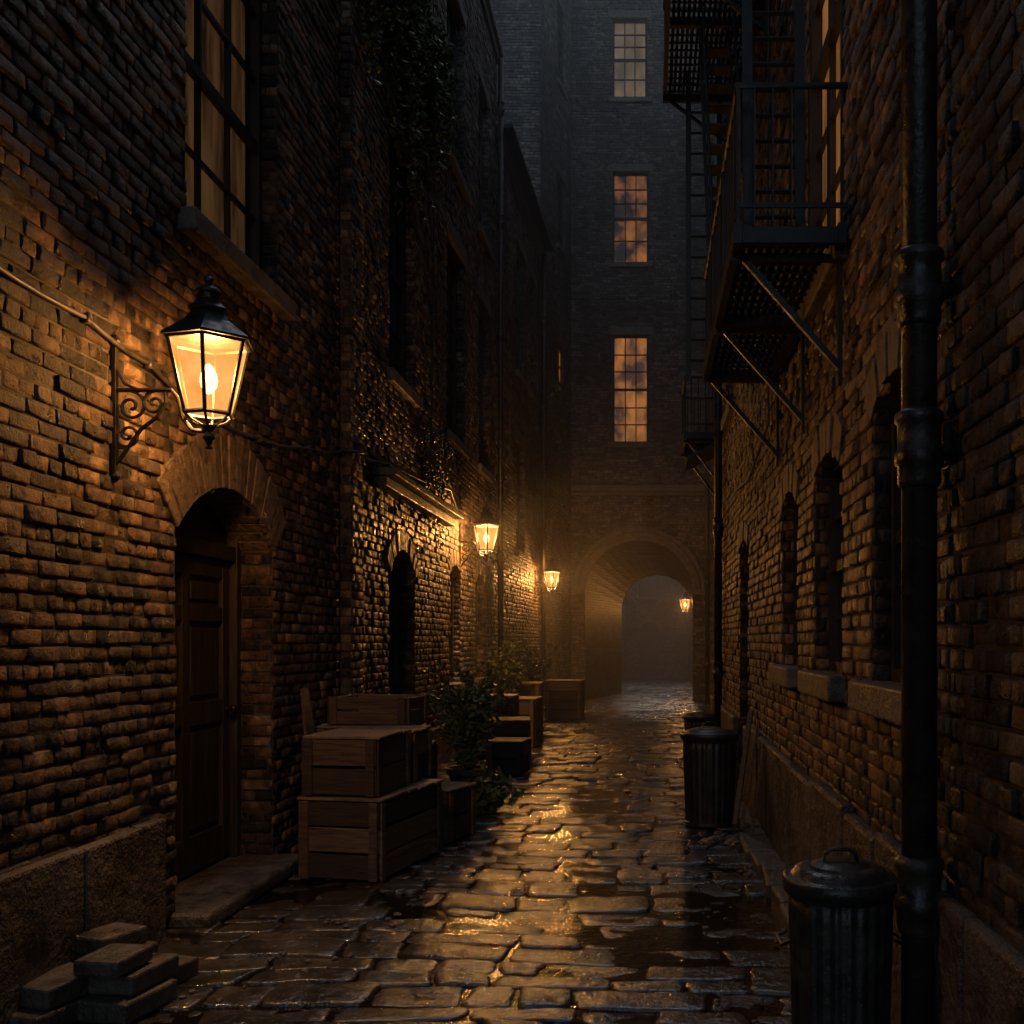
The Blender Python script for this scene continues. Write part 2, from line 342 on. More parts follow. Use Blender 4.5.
def door(fr, o, depth, parent, mat, ringw=0.22, nvous=15, ringmat=None):
    u0, u1, v0, v1 = o['u0'], o['u1'], o['v0'], o['v1']; top = v1 + o.get('rise', 0); D = -depth
    mb = MB()
    fr.box(mb, u0, u0 + 0.07, v0, top, D - 0.08, D + 0.05); fr.box(mb, u1 - 0.07, u1, v0, top, D - 0.08, D + 0.05)
    fr.box(mb, u0 + 0.07, u1 - 0.07, v1 - 0.08, v1 + 0.02, D - 0.08, D + 0.045)
    fr.box(mb, u0 + 0.07, u1 - 0.07, v1 + 0.02, top + 0.05, D - 0.07, D - 0.02)
    a, b = u0 + 0.075, u1 - 0.075; t = v1 - 0.085; fr.box(mb, a, b, v0 + 0.02, t, D - 0.07, D - 0.03)
    W = b - a; st = 0.11
    cols = [a, a + st, a + W / 2 - st / 2, a + W / 2 + st / 2, b - st, b]
    for c0, c1 in ((0, 1), (2, 3), (4, 5)): fr.box(mb, cols[c0], cols[c1], v0 + 0.02, t, D - 0.035, D)
    rows = [v0 + 0.02, v0 + 0.25, v0 + 0.95, v0 + 1.1, v0 + 1.62, v0 + 1.72, t - 0.12, t]
    for r0, r1 in ((0, 1), (2, 3), (4, 5), (6, 7)):
        for c0, c1 in ((1, 2), (3, 4)): fr.box(mb, cols[c0], cols[c1], rows[r0], rows[r1], D - 0.035, D - 0.002)
    for r0, r1 in ((1, 2), (3, 4), (5, 6)):
        for c0, c1 in ((1, 2), (3, 4)):
            if rows[r1] - rows[r0] > 0.12: fr.box(mb, cols[c0] + 0.04, cols[c1] - 0.04, rows[r0] + 0.04, rows[r1] - 0.04, D - 0.035, D - 0.014)
    mk('panel_door', mb, [M_DOOR], parent, 0.006)
    kb = MB(); c = fr.pt(b - 0.06, v0 + 1.03, D); kb.tube([c, c + fr.N * 0.03, c + fr.N * 0.04, c + fr.N * 0.065, c + fr.N * 0.075], [0.012, 0.012, 0.028, 0.028, 0.01], 12)
    mk('door_knob', kb, [M_IRON], parent, smooth=True)
    st = MB()
    if o.get('rise'): arch_ring(st, fr, o, ringw, -depth, 0.022, nvous); mk('door_arch', st, [ringmat or M_VOUS], parent, 0.007)
    jambs(fr, o, depth, parent, mat)

def mass(fr, ua, ub, vb, parent, name='building_core', d0=-0.62, d1=-6.0, va=-0.1, cor=True, cmat=None):
    mb = MB(); fr.box(mb, ua, ub, va, vb - 0.01, d0, d1); mk(name, mb, [M_DARK], parent)
    if cor:
        mb = MB(); fr.box(mb, ua, ub, vb, vb + 0.12, -6.0, 0.12); fr.box(mb, ua, ub, vb - 0.12, vb - 0.002, -0.3, 0.06); mk('cornice', mb, [cmat or M_STONE], parent, 0.01)
def O(u0, u1, v0, v1, rise=0): return dict(u0=u0, u1=u1, v0=v0, v1=v1, rise=rise)

# ------------------------------------------------------------------ LEFT building 1 (door + big window)
L1 = root('brick_townhouse', (-2.6, 4, 0)); f = Fr((-2.6, 0, 0), (0, 1, 0), (1, 0, 0))
dr = O(5.67, 7.15, 0.1, 2.22, 0.32); wi = O(5.8, 7.25, 4.02, 6.5)
wi0 = O(2.4, 3.8, 4.02, 6.5)
brick_wall('brick_wall', f, -3, 8.72, 0, 9.0, [dr, wi, wi0], L1, M_BRICK)
brick_wall('pilaster_brick', Fr((-2.5, 0, 0), (0, 1, 0), (1, 0, 0)), 8.72, 9.1, 0, 9.0, [], L1, M_BRICKD)
brick_wall('pilaster_side', Fr((-2.6, 8.72, 0), (1, 0, 0), (0, -1, 0)), 0, 0.10, 0, 9.0, [], L1, M_BRICKD)
door(f, dr, 0.27, L1, M_BRICK, 0.33, 19)
window(f, wi, 3, 2, 3, 0.42, 0.13, M_WARM, L1, mat=M_BRICK, sillproj=0.1)
window(f, wi0, 3, 2, 3, 0.42, 0.13, M_DARK, L1, mat=M_BRICK, sillproj=0.1)
mass(f, -3, 9.1, 9.0, L1)
mb = MB()
y = -3
while y < 5.4:
    w = random.uniform(0.5, 1.0); y2 = min(y + w, 5.42); f.box(mb, y + 0.003, y2 - 0.003, 0, 0.66 + random.uniform(-.012, .012), 0.0, 0.07 + random.uniform(-.008, .008)); y = y2
mk('plinth', mb, [M_PLINTH], L1, 0.015)
mb = MB(); f.box(mb, 5.6, 7.22, 0, 0.10, -0.5, 0.22); mk('door_step', mb, [M_STEP], L1, 0.03, seg=3)

# ------------------------------------------------------------------ LEFT building 2
L2 = root('brick_tenement', (-2.65, 12, 0)); f = Fr((-2.65, 0, 0), (0, 1, 0), (1, 0, 0))
d2 = O(10.6, 11.75, 0.05, 2.3, 0.28); gw = O(13.9, 14.7, 1.0, 2.5, 0.15); gw2 = O(16, 16.8, 1.0, 2.5, 0.15)
ws = [O(10.6, 11.8, 4.4, 7.1), O(13.7, 15.0, 4.4, 7.1), O(16.3, 17.4, 4.4, 7.1), O(10.6, 11.8, 8.2, 10.6), O(13.7, 15.0, 8.2, 10.6), O(16.3, 17.4, 8.2, 10.6)]
brick_wall('brick_wall', f, 9.1, 18.3, 0, 12.0, [d2, gw, gw2] + ws, L2, M_BRICKD)
door(f, d2, 0.22, L2, M_BRICKD, 0.22, 13)
for w in (gw, gw2): window(f, w, 2, 2, 2, 0.5, 0.12, M_DARK, L2, mat=M_BRICKD)
for w in ws: window(f, w, 3, 2, 3, 0.45, 0.13, M_DARK, L2, mat=M_BRICKD)
mass(f, 9.1, 18.3, 12.0, L2)
mb = MB(); f.box(mb, 9.9, 13.6, 3.2, 3.27, 0, 0.24); f.box(mb, 9.95, 13.55, 3.1, 3.198, 0, 0.14)
mk('door_canopy', mb, [M_STEP], L2, 0.01)
mb = MB(); f.box(mb, 9.1, 10.5, 0, 0.5, 0, 0.06); f.box(mb, 11.85, 18.3, 0, 0.5, 0, 0.06); mk('plinth', mb, [M_PLINTH], L2, 0.012)

# ------------------------------------------------------------------ LEFT building 3
L3 = root('brick_warehouse', (-2.55, 21, 0)); f, l3 = fr2((-2.65, 18.3), (-2.45, 24), -1)
if f.N.x < 0: f.N = -f.N
w3 = [O(2.2, 3.3, 7.0, 9.6), O(2.2, 3.3, 3.4, 5.6), O(4.1, 4.9, 7.0, 9.6)]
brick_wall('brick_wall', f, 0, l3, 0, 10.6, w3, L3, M_BRICKD)
for w in w3: window(f, w, 2, 2, 2, 0.5, 0.13, M_DARK, L3, mat=M_BRICKD)
mass(f, 0, l3, 10.6, L3, d1=-5)
mb = MB(); f.box(mb, -0.05, l3 + 0.05, 10.722, 10.8, -5, 0.3); mk('roof_eave', mb, [M_IRON], L3, 0.01)
L3f = f
# ------------------------------------------------------------------ LEFT building 4 (tower)
L4 = root('brick_tower_block', (-3.5, 26, 0)); f, l4 = fr2((-2.45, 24), (-1.95, 27), -1)
if f.N.x < 0: f.N = -f.N
w4 = [O(1.6, 2.3, 7.2, 9.0), O(1.6, 2.3, 11.5, 13.3), O(1.6, 2.3, 15.6, 17.6)]
brick_wall('brick_wall', f, 0, l4 + .03, 0, 24, w4, L4, M_BRICKG)
for i, w in enumerate(w4): window(f, w, 2, 2, 2, 0.5, 0.05, M_WARM2 if i == 0 else M_DARK, L4, mat=M_BRICKG, bdist=.08)
ff = Fr((-7, 24, 0), (1, 0, 0), (0, -1, 0))
brick_wall('front_brick_wall', ff, 0, 4.55, 9.9, 24, [], L4, M_BRICKG)
mb = MB(); mb.box(-9, -3.0, 24.05, 31, 0, 24); mk('building_core', mb, [M_DARK], L4)
mb = MB(); mb.box(-9.1, -2.4, 23.9, 31, 24, 24.3); mk('cornice', mb, [M_STONE], L4, 0.02)
L4f = f

# ------------------------------------------------------------------ ARCHWAY building
AB = root('archway_building', (0, 27, 0)); f = Fr((0, 27, 0), (1, 0, 0), (0, -1, 0))
ao = O(-1.58, 1.26, 0, 2.8, 1.42); bo = O(-0.7, 1.45, 0, 2.5, 1.07)
wb = [O(-0.86, 0.1, 6.8, 9.65), O(-0.86, 0.1, 11.55, 13.95), O(-0.86, 0.06, 15.9, 18.0)]
brick_wall('brick_wall', f, -2.6, 2.4, 0, 22, [ao] + wb, AB, M_BRICKG)
for w, b, rl, ru in zip(wb, (M_WARM2, M_DIM, M_WARM3), (3, 2, 2), (3, 3, 3)):
    window(f, w, 3, rl, ru, 0.5, 0.11, b, AB, mat=M_BRICKG, lintel=True)
mb = MB(); arch_ring(mb, f, ao, 0.22, -0.3, 0.03, 29)
arch_ring(mb, f, O(ao['u0'] - .235, ao['u1'] + .235, 0, 2.8, 1.655), 0.12, -0.02, 0.06, 33)
mk('arch_voussoirs', mb, [M_STONE], AB, 0.008)
mb = MB(); f.box(mb, -1.94, 1.64, 5.5, 5.68, 0, 0.12); f.box(mb, -1.94, 1.64, 5.42, 5.498, 0, 0.07); mk('string_course', mb, [M_STONE], AB, 0.01)
mb = MB()
fb = Fr((0, 31, 0), (1, 0, 0), (0, -1, 0))
def outline(o, fr, n=20):
    hw = (o['u1'] - o['u0']) / 2; c = (o['u0'] + o['u1']) / 2; pts = [fr.pt(o['u0'], k * o['v1'] / 6, 0) for k in range(6)]
    for k in range(n + 1):
        a = math.pi * (1 - k / n); pts.append(fr.pt(c + hw * math.cos(a), o['v1'] + hw * math.sin(a) * o['rise'] / hw, 0))
    pts += [fr.pt(o['u1'], (5 - k) * o['v1'] / 6, 0) for k in range(6)]
    return pts
pa, pb = outline(ao, f), outline(bo, fb); n = len(pa)
mb.add(pa + pb, [(k, k + 1, n + k + 1, n + k) for k in range(n - 1)]); mk('arch_tunnel', mb, [M_TUN], AB)
brick_wall('rear_brick_wall', Fr((0, 31, 0), (1, 0, 0), (0, 1, 0)), -2.6, 2.6, 0, 14, [bo], AB, M_BRICKG)
mb = MB(); mb.box(-1.9, 1.6, 27.62, 30.9, 4.5, 22); mk('building_core', mb, [M_DARK], AB)
mb = MB(); mb.box(-2.7, 2.5, 26.85, 31.1, 22, 22.3); mk('cornice', mb, [M_STONE], AB, 0.01)

# lane and courtyard beyond
CY = root('courtyard_building', (0, 43, 0))
fe = Fr((0, 43, 0), (1, 0, 0), (0, -1, 0)); wc = [O(-.2, 0.6, 0.05, 2.1, .25)]; ww = [O(-.3, .6, 3.4, 5.2)]
brick_wall('brick_wall', fe, -4, 4, 0, 7, wc + ww, CY, M_BRICKG); door(fe, wc[0], .15, CY, M_BRICKG, .18, 9); window(fe, ww[0], 2, 2, 2, .5, .1, M_DARK, CY, mat=M_BRICKG)
brick_wall('side_brick_wall', Fr((1.8, 0, 0), (0, 1, 0), (-1, 0, 0)), 31, 43, 0, 5, [], CY, M_BRICKG)
swl = O(36.5, 37.6, .05, 2.2, .3)
brick_wall('side_brick_wall', Fr((-1.25, 0, 0), (0, 1, 0), (1, 0, 0)), 31, 43, 0, 5, [swl], CY, M_BRICKG)
door(Fr((-1.25, 0, 0), (0, 1, 0), (1, 0, 0)), swl, .15, CY, M_BRICKG, .2, 9)
mass(fe, -4, 4, 7, CY, d1=-4)

# ------------------------------------------------------------------ RIGHT building 1
R1 = root('brick_apartment_building', (1.0, 8, 0)); f = Fr((1.0, 0, 0), (0, 1, 0), (-1, 0, 0))
rw = [O(3.72, 4.5, 1.42, 2.55, .12), O(5.2, 6.02, 1.42, 2.5, .12), O(6.7, 7.45, 1.42, 2.5, .12)]
rd = O(9.9, 10.75, 0.05, 2.5, .1)
ru = [O(5.15, 6.15, 3.62, 6.2), O(8.6, 9.6, 7.2, 9.6), O(11.5, 12.5, 4.3, 6.6)]
brick_wall('brick_wall', f, 3.36, 14.6, 0, 12.0, rw + ru + [rd], R1, M_BRICK)
for w in rw: window(f, w, 2, 2, 2, .5, .1, M_DARK, R1, mat=M_BRICK, sillproj=0.09)
window(f, ru[0], 2, 3, 3, .5, .012, M_WARM4, R1, mat=None, bdist=.05)
window(f, ru[1], 2, 3, 3, .5, .012, M_WARM, R1, mat=None, bdist=.05)
window(f, ru[2], 2, 3, 3, .5, .1, M_DARK, R1, mat=M_BRICK)
door(f, rd, .2, R1, M_BRICK, .2, 11)
mass(f, 3.36, 14.6, 12.0, R1)
def plinth_blocks(f, ya, yb, parent):
    mb = MB(); y = ya
    while y < yb - .01:
        w = random.uniform(.6, 1.1); y2 = min(y + w, yb); f.box(mb, y + .003, y2 - .003, 0, .8 + random.uniform(-.02, .02), 0, .065 + random.uniform(-.012, .012)); y = y2
    mk('plinth', mb, [M_PLINTH], parent, 0.02)
plinth_blocks(f, 3.36, 9.85, R1); plinth_blocks(f, 10.85, 14.6, R1)
R0 = root('brick_shaded_near_end', (1.0, 1, 0)); brick_wall('brick_wall', f, -3, 3.36, 0, 12, [], R0, M_BRICKSHADE); mass(f, -3, 3.36, 12, R0); plinth_blocks(f, -3, 3.355, R0)  # near end of the right wall, split off to carry the shade-darkened brick
# far right
R2 = root('brick_rear_building', (1.65, 20, 0)); f2 = Fr((1.65, 0, 0), (0, 1, 0), (-1, 0, 0))
brick_wall('brick_wall', f2, 14.6, 27, 0, 16, [], R2, M_BRICKD); mass(f2, 14.6, 27, 16, R2)

# ------------------------------------------------------------------ GROUND
YEND = 43.1
mb = MB(); mb.add([(-200, -200, -.09), (200, -200, -.09), (200, 200, -.09), (-200, 200, -.09)], [(0, 1, 2, 3)]); mk('ground', mb, [M_GROUND])
mb = MB(); mb.add([(-3.1, -4, 0.0), (2.4, -4, 0.0), (2.4, YEND, 0.0), (-3.1, YEND, 0.0)], [(0, 1, 2, 3)]); mk('water', mb, [M_WATER])
# irregular rectangular flagstones laid in wandering courses
mb = MB(); y = -3.5; ri = 0
def line(y0, s): return lambda x: y0 + .07 * math.sin(x * 1.3 + y0 * .7) + .06 * mnoise.noise(Vector((x * 1.1, y0 * .9, s))) + .04 * mnoise.noise(Vector((x * 4, y0 * 3, s)))
low = line(y, 0)
while y < YEND - .3:
    dy = random.uniform(.18, .40); up = line(y + dy, 0); x = -3.1 + random.uniform(0, .35)
    xb = x
    while xb < 2.1:
        w = random.uniform(.22, .62); xn = xb + w
        subs = [(0, 1)] if random.random() > .25 or dy < .28 else [(0, random.uniform(.42, .58))]
        if subs[0][1] < 1: subs.append((subs[0][1], 1))
        sk0, sk1 = random.uniform(-.04, .04), random.uniform(-.04, .04)
        for (s0, s1) in subs:
            def P(xx, t, sk): return Vector((xx + sk * (t - .5), low(xx) + (up(xx) - low(xx)) * t))
            gap = .007
            poly = [P(xb + gap, s0, sk0), P((xb + xn) / 2, s0, 0), P(xn - gap, s0, sk1), P(xn - gap, (s0 + s1) / 2, sk1), P(xn - gap, s1, sk1), P((xb + xn) / 2, s1, 0), P(xb + gap, s1, sk0), P(xb + gap, (s0 + s1) / 2, sk0)]
            poly = [p + Vector((random.uniform(-.012, .012), (gap if i < 3 else -gap if 4 <= i <= 6 else 0) + random.uniform(-.006, .006))) for i, p in enumerate(poly)]
            c = sum(poly, Vector((0, 0))) / len(poly)
            outl = []; nn = 0
            for i in range(8):
                a, b = poly[i], poly[(i + 1) % 8]
                for k in range(4): outl.append(a.lerp(b, k / 4))
            nn = len(outl)
            sm = [(outl[k - 1] + outl[k] * 2 + outl[(k + 1) % nn]) / 4 for k in range(nn)]
            sm = [p + Vector((random.uniform(-.006, .006), random.uniform(-.006, .006))) for p in sm]
            t0 = 0.008 + 0.022 * mnoise.noise(Vector((c.x * .8, c.y * .6, 3.1))) + random.uniform(-.009, .010)
            sx, sy = random.uniform(-.025, .025), random.uniform(-.03, .03)
            H = lambda p: .008 * mnoise.noise(Vector((p.x * 5, p.y * 6, 0))) + .004 * mnoise.noise(Vector((p.x * 15, p.y * 15, 5)))
            vs = []; ins = ((0, -.07), (.002, -.012), (.007, -.004), (.018, -.0005))
            for (dd, dz) in ins:
                for p in sm:
                    r_ = (p - c); q = c + r_ * max(0, 1 - dd / max(r_.length, .02)); vs.append((q.x, q.y, t0 + dz + sx * (q.x - c.x) + sy * (q.y - c.y) + (H(q) if dz > -.05 else 0)))
            for sc in (.7, .35):
                for p in sm:
                    q = c + (p - c) * sc; vs.append((q.x, q.y, t0 + sx * (q.x - c.x) + sy * (q.y - c.y) + H(q)))
            vs.append((c.x, c.y, t0 + H(c))); fs = []; NR = 6
            for i in range(NR - 1):
                for k in range(nn):
                    k2 = (k + 1) % nn; fs.append((i * nn + k, i * nn + k2, (i + 1) * nn + k2, (i + 1) * nn + k))
            cc = len(vs) - 1; b0 = (NR - 1) * nn
            for k in range(nn): fs.append((b0 + k, b0 + (k + 1) % nn, cc))
            mb.add(vs, fs)
        xb = xn
    low = up; y += dy
mk('cobblestone_pavement', mb, [M_PAVE], smooth=True)
# kerb along right wall
mb = MB(); y = 3.0
while y < 9.5:
    w = random.uniform(.3, .7); M = Matrix.Translation((0.87 + random.uniform(-.03, .03), y + w / 2, 0.02 + random.uniform(-.015, .015))) @ Matrix.Rotation(random.uniform(-.07, .07), 4, 'Z') @ Matrix.Rotation(random.uniform(-.04, .04), 4, 'X')
    mb.obox(M, random.uniform(.17, .24), w - .015, .12); y += w
mk('kerb', mb, [M_STEP], bevel=.022, seg=3)

# ------------------------------------------------------------------ LANTERNS
def lantern(c, wallp, energy, scale=1.0):
    """c: centre of the glass bottom; wallp: point on the wall at same height"""
    c = Vector(c); wp = Vector(wallp); R = root('wall_lantern', wp); out = (c - wp); out.z = 0; dist = out.length; out.normalize()
    mb = MB(); n = 6; ph = math.pi / 6 + 0.25
    hexp = lambda r, z, k: c + Vector((r * math.cos(2 * math.pi * k / n + ph), r * math.sin(2 * math.pi * k / n + ph), z))
    rb, rt, H = .115, .195, .35
    for k in range(n):
        mb.tube([hexp(rb, 0, k), hexp(rt, H, k)], .0095, 6)
        mb.tube([hexp(rb, 0, k), hexp(rb, 0, k + 1)], .011, 6); mb.tube([hexp(rt, H, k), hexp(rt, H, k + 1)], .012, 6)
        mb.tube([hexp(rb, 0, k), hexp(.085, -.03, k), hexp(.03, -.055, k)], .007, 5)
    mb.lathe(c, [(.02, -.165), (.01, -.15), (.018, -.13), (.03, -.11), (.018, -.085), (.03, -.065), (.036, -.052), (.01, -.045)], 10, phase=ph)
    mb.lathe(c, [(.2, H), (.225, H + .002), (.225, H + .014), (.165, H + .06), (.12, H + .095), (.092, H + .13), (.085, H + .145), (.1, H + .15), (.1, H + .162), (.07, H + .185), (.055, H + .21)], 6, phase=ph)
    mb.lathe(c, [(.052, H + .2), (.052, H + .235), (.066, H + .24), (.06, H + .255), (.03, H + .275), (.014, H + .285), (.026, H + .30), (.026, H + .312), (.008, H + .325), (.004, H + .35)], 12)
    mk('lantern_frame', mb, [M_IRON], R, 0)
    mb = MB()
    for k in range(n): mb.add([hexp(rb - .004, .004, k), hexp(rb - .004, .004, k + 1), hexp(rt - .004, H - .004, k + 1), hexp(rt - .004, H - .004, k)], [(0, 1, 2, 3)])
    mk('lantern_glass', mb, [M_PANE], R)
    mb = MB(); mb.lathe(c, [(.004, .10), (.02, .11), (.036, .135), (.042, .165), (.036, .20), (.018, .235), (.002, .25)], 14); mk('lamp_flame', mb, [M_FLAME], R, smooth=True)
    # bracket
    mb = MB(); zA = .12
    mb.bar(wp + Z * (-.28) + out * .012, wp + Z * (.34) + out * .012, .035, .018)
    for zz in (-.3, .36): mb.lathe(wp + Z * zz + out * .015, [(.004, -.03), (.02, -.012), (.024, 0), (.02, .012), (.004, .03)], 8)
    mb.tube([wp + Z * zA, wp + Z * zA + out * (dist - .18), c - out * .15 + Z * .08, c - out * .125 + Z * -.02, c - out * .08 + Z * -.075, c + Z * -.085], .011, 8)
    def spiral(cn, r0, r1, a0, turns, w=.008):
        pts = []
        for k in range(26):
            t = k / 25; a = a0 + turns * 2 * math.pi * t; r = r0 + (r1 - r0) * t
            pts.append(cn + out * (r * math.cos(a)) + Z * (r * math.sin(a)))
        mb.tube(pts, w, 6)
    spiral(wp + out * .09 + Z * (.04), .075, .012, math.pi / 2, -1.5)
    spiral(wp + out * .205 + Z * (.055), .06, .01, math.pi / 2, 1.4)
    spiral(wp + out * .075 + Z * (-.1), .065, .01, math.pi, 1.5)
    mb.tube([wp + Z * -.25 + out * .01, wp + out * .05 + Z * -.2, wp + out * .14 + Z * -.07, wp + out * .22 + Z * -.01, wp + out * .26 + Z * .06, wp + out * .26 + Z * .11], .01, 8)
    mb.tube([wp + Z * .3 + out * .01, wp + out * .02 + Z * .22, wp + out * .06 + Z * .15, wp + out * .12 + Z * .125], .008, 6)
    mk('scroll_bracket', mb, [M_IRON], R, smooth=False)
    ld = bpy.data.lights.new('lamp_light', 'POINT'); ld.energy = energy; ld.color = (1, .50, .165); ld.shadow_soft_size = .06
    lo = bpy.data.objects.new('lamp_light', ld); lo.location = c + Z * .20; scene.collection.objects.link(lo); put(lo, R)
lantern((-2.13, 5.0, 2.70), (-2.6, 5.0, 2.70), 400)
lantern((-2.26, 14.6, 2.88), (-2.65, 14.6, 2.88), 1000)
lantern((-2.09, 23.0, 2.78), (-2.48, 23.0, 2.78), 1100)
lantern((1.33, 34, 2.6), (1.8, 34, 2.6), 650)

# ------------------------------------------------------------------ PIPES / CABLES
def pipe(name, x, y, z0, z1, r, nrm, joints, mat=M_PIPE):
    mb = MB(); mb.lathe((x, y, 0), [(r, z0), (r, z1)], 20)
    for z in joints:
        mb.lathe((x, y, z), [(r, -.12), (r * 1.12, -.115), (r * 1.22, -.1), (r * 1.22, -.05), (r * 1.38, -.04), (r * 1.38, .0), (r * 1.22, .01), (r * 1.22, .09), (r * 1.38, .1), (r * 1.38, .125), (r, .14)], 20)
        n = Vector(nrm); p = Vector((x, y, z)); t = Vector((-n.y, n.x, 0))
        mb.bar(p - n * (r + .06) - t * .1, p - n * (r + .06) + t * .1, .03, .09); mb.bar(p, p - n * (r + .07), .05, .05)
    o = mk(name, mb, [mat], bevel=0)
    for p in o.data.polygons: p.use_smooth = len(p.vertices) == 4 and abs(p.normal.z) < .9
    return o
pipe('drainpipe', .905, 3.38, 0, 9, .058, (-1, 0, 0), [.75, 2.22, 2.75, 4.6, 6.4])
pipe('drainpipe', -2.56, 18.15, 0, 11.9, .05, (1, 0, 0), [1, 3, 5, 7, 9, 11])
pipe('drainpipe', -2.36, 23.85, 0, 10.6, .05, (1, 0, 0), [1, 3, 5, 7, 9])
pipe('drainpipe', 1.55, 25.5, 0, 12, .055, (-1, 0, 0), [1, 3, 5, 7, 9])
pipe('drainpipe', .92, 12.9, 0, 9, .05, (-1, 0, 0), [1.2, 3, 5, 7])
mb = MB(); P = [(3.0, 3.16), (3.8, 3.1), (4.7, 3.08), (5.3, 3.03), (6.0, 2.92), (6.8, 2.94), (7.8, 3.06), (8.7, 3.2)]
pts = []
for (a, b), (c_, d_) in zip(P[:-1], P[1:]):
    for k in range(5): t = k / 5; pts.append((-2.565, a + (c_ - a) * t, b + (d_ - b) * t - .02 * math.sin(math.pi * t)))
pts += [(-2.56, 8.65, 3.2), (-2.47, 8.7, 3.2), (-2.465, 9.08, 3.25), (-2.6, 9.15, 3.25), (-2.62, 10.5, 3.4), (-2.62, 12, 3.47), (-2.62, 13.8, 3.62), (-2.62, 14.5, 3.3)]
mb.tube(pts, .012, 7)
for (a, b) in P: mb.box(-2.59, -2.55, a - .012, a + .012, b - .025, b + .02)
mk('cable', mb, [M_CABLE], smooth=True)
mb = MB(); mb.tube([(-2.62, 11.2, 12), (-2.6, 11.5, 9), (-2.59, 12.6, 6), (-2.6, 13.2, 3.5)], .008, 6); mb.tube([(-2.62, 12.5, 12), (-2.6, 12.7, 8), (-2.62, 12.5, 3.3)], .01, 6); mk('cable', mb, [M_CABLE])
mb = MB(); mb.tube([(.97, 7.9, 9), (.96, 8.0, 5), (.97, 8.05, 3.3), (.97, 9.6, 3.1), (.97, 11, 3.2)], .01, 6); mk('cable', mb, [M_CABLE])

# ------------------------------------------------------------------ FIRE ESCAPE
FE = root('fire_escape', (1, 6, 3.5))
def platform(xo, y0, y1, z, rail_h, braces, name='platform'):
    mb = MB(); xi = .985
    mb.box(xo, xo + .04, y0, y1, z - .05, z + .05); mb.box(xi - .05, xi - .01, y0, y1, z - .05, z + .05)
    for yy in (y0 + .02, y1 - .02, (y0 + y1) / 2): mb.box(xo + .042, xi - .052, yy - .02, yy + .02, z - .048, z + .03)
    x = xo + .06
    while x < xi - .06: mb.box(x, x + .026, y0 + .042, y1 - .042, z + .031, z + .045); x += .045
    y = y0 + .1
    while y < y1 - .05: mb.box(xo + .045, xi - .055, y, y + .014, z + .012, z + .029); y += .12
    mk(name, mb, [M_IRON], FE)
    mb = MB(); t = z + rail_h
    mb.tube([(xi, y0 + .02, t), (xo + .02, y0 + .02, t), (xo + .02, y1 - .02, t), (xi, y1 - .02, t)], .018, 8)
    mb.bar((xo + .02, y0 + .02, z + .14), (xo + .02, y1 - .02, z + .14), .012, .025); mb.bar((xi, y0 + .02, z + .14), (xo + .02, y0 + .02, z + .14), .012, .025); mb.bar((xi, y1 - .02, z + .14), (xo + .02, y1 - .02, z + .14), .012, .025)
    y = y0 + .02; k = 0
    while y < y1: mb.tube([(xo + .02, y, z + .04), (xo + .02, y, t)], .0065 if k % 6 else .014, 5); y += .15; k += 1
    x = xo + .1
    while x < xi - .03:
        for yy in (y0 + .02, y1 - .02): mb.tube([(x, yy, z + .04), (x, yy, t)], .007, 5)
        x += .09
    mk('railing', mb, [M_IRON], FE)
    mb = MB()
    for yy in braces:
        mb.bar((xo + .05, yy, z - .06), (xi - .01, yy, z - .62), .03, .03); mb.bar((xo, yy, z - .07), (xi, yy, z - .07), .03, .035); mb.bar((xi - .015, yy, z - .02), (xi - .015, yy, z - .7), .04, .02)
    mk('brace', mb, [M_IRON], FE)
platform(.43, 4.95, 7.6, 3.57, .72, (5.1, 6.3, 7.5))
platform(.18, 7.8, 10.4, 7.1, .9, (8.2, 10.3))
platform(.45, 4.95, 7.4, 7.6, .9, (5.1, 7.3))
platform(.5, 13.2, 14.4, 4.25, .75, (13.3, 14.3))
def ladder(a0, b0, a1, b1, step=.16, r=.014):
    mb = MB(); a0, b0, a1, b1 = map(Vector, (a0, b0, a1, b1)); mb.bar(a0, a1, .026, .05); mb.bar(b0, b1, .026, .05)
    n = int((a1 - a0).length / step)
    for k in range(1, n): t = k / n; mb.tube([a0.lerp(a1, t), b0.lerp(b1, t)], r * .85, 6)
    mk('ladder', mb, [M_IRON], FE)
ladder((.52, 5.15, 3.6), (.78, 5.15, 3.6), (.48, 5.0, 7.6), (.74, 5.0, 7.6), .125)
ladder((.42, 9.9, 4.1), (.72, 9.9, 4.1), (.42, 9.9, 7.1), (.72, 9.9, 7.1), .2)
ladder((.3, 8.6, 7.1), (.3, 9.1, 7.1), (.3, 10.2, 11), (.3, 10.7, 11), .2)
# stair flight between the two landings, along the wall
mb = MB()
for xx in (.50, .76): mb.bar((xx, 7.45, 3.62), (xx, 9.3, 7.1), .02, .12)
for k in range(1, 15): t = k / 15; yy = 7.45 + 1.85 * t; zz = 3.62 + 3.48 * t; mb.box(.51, .75, yy - .07, yy + .07, zz - .008, zz + .008)
for xx in (.50, .76): mb.tube([(xx, 7.45, 4.4), (xx, 9.3, 7.9)], .013, 6)
mk('stair_flight', mb, [M_IRON], FE)
# small hood
mb = MB(); mb.add([(.55, 13.3, 4.0), (.55, 14.3, 4.0), (.99, 14.3, 4.2), (.99, 13.3, 4.2), (.55, 13.3, 3.95), (.55, 14.3, 3.95), (.99, 14.3, 4.15), (.99, 13.3, 4.15)], HF); mk('awning', mb, [M_IRON], R1)

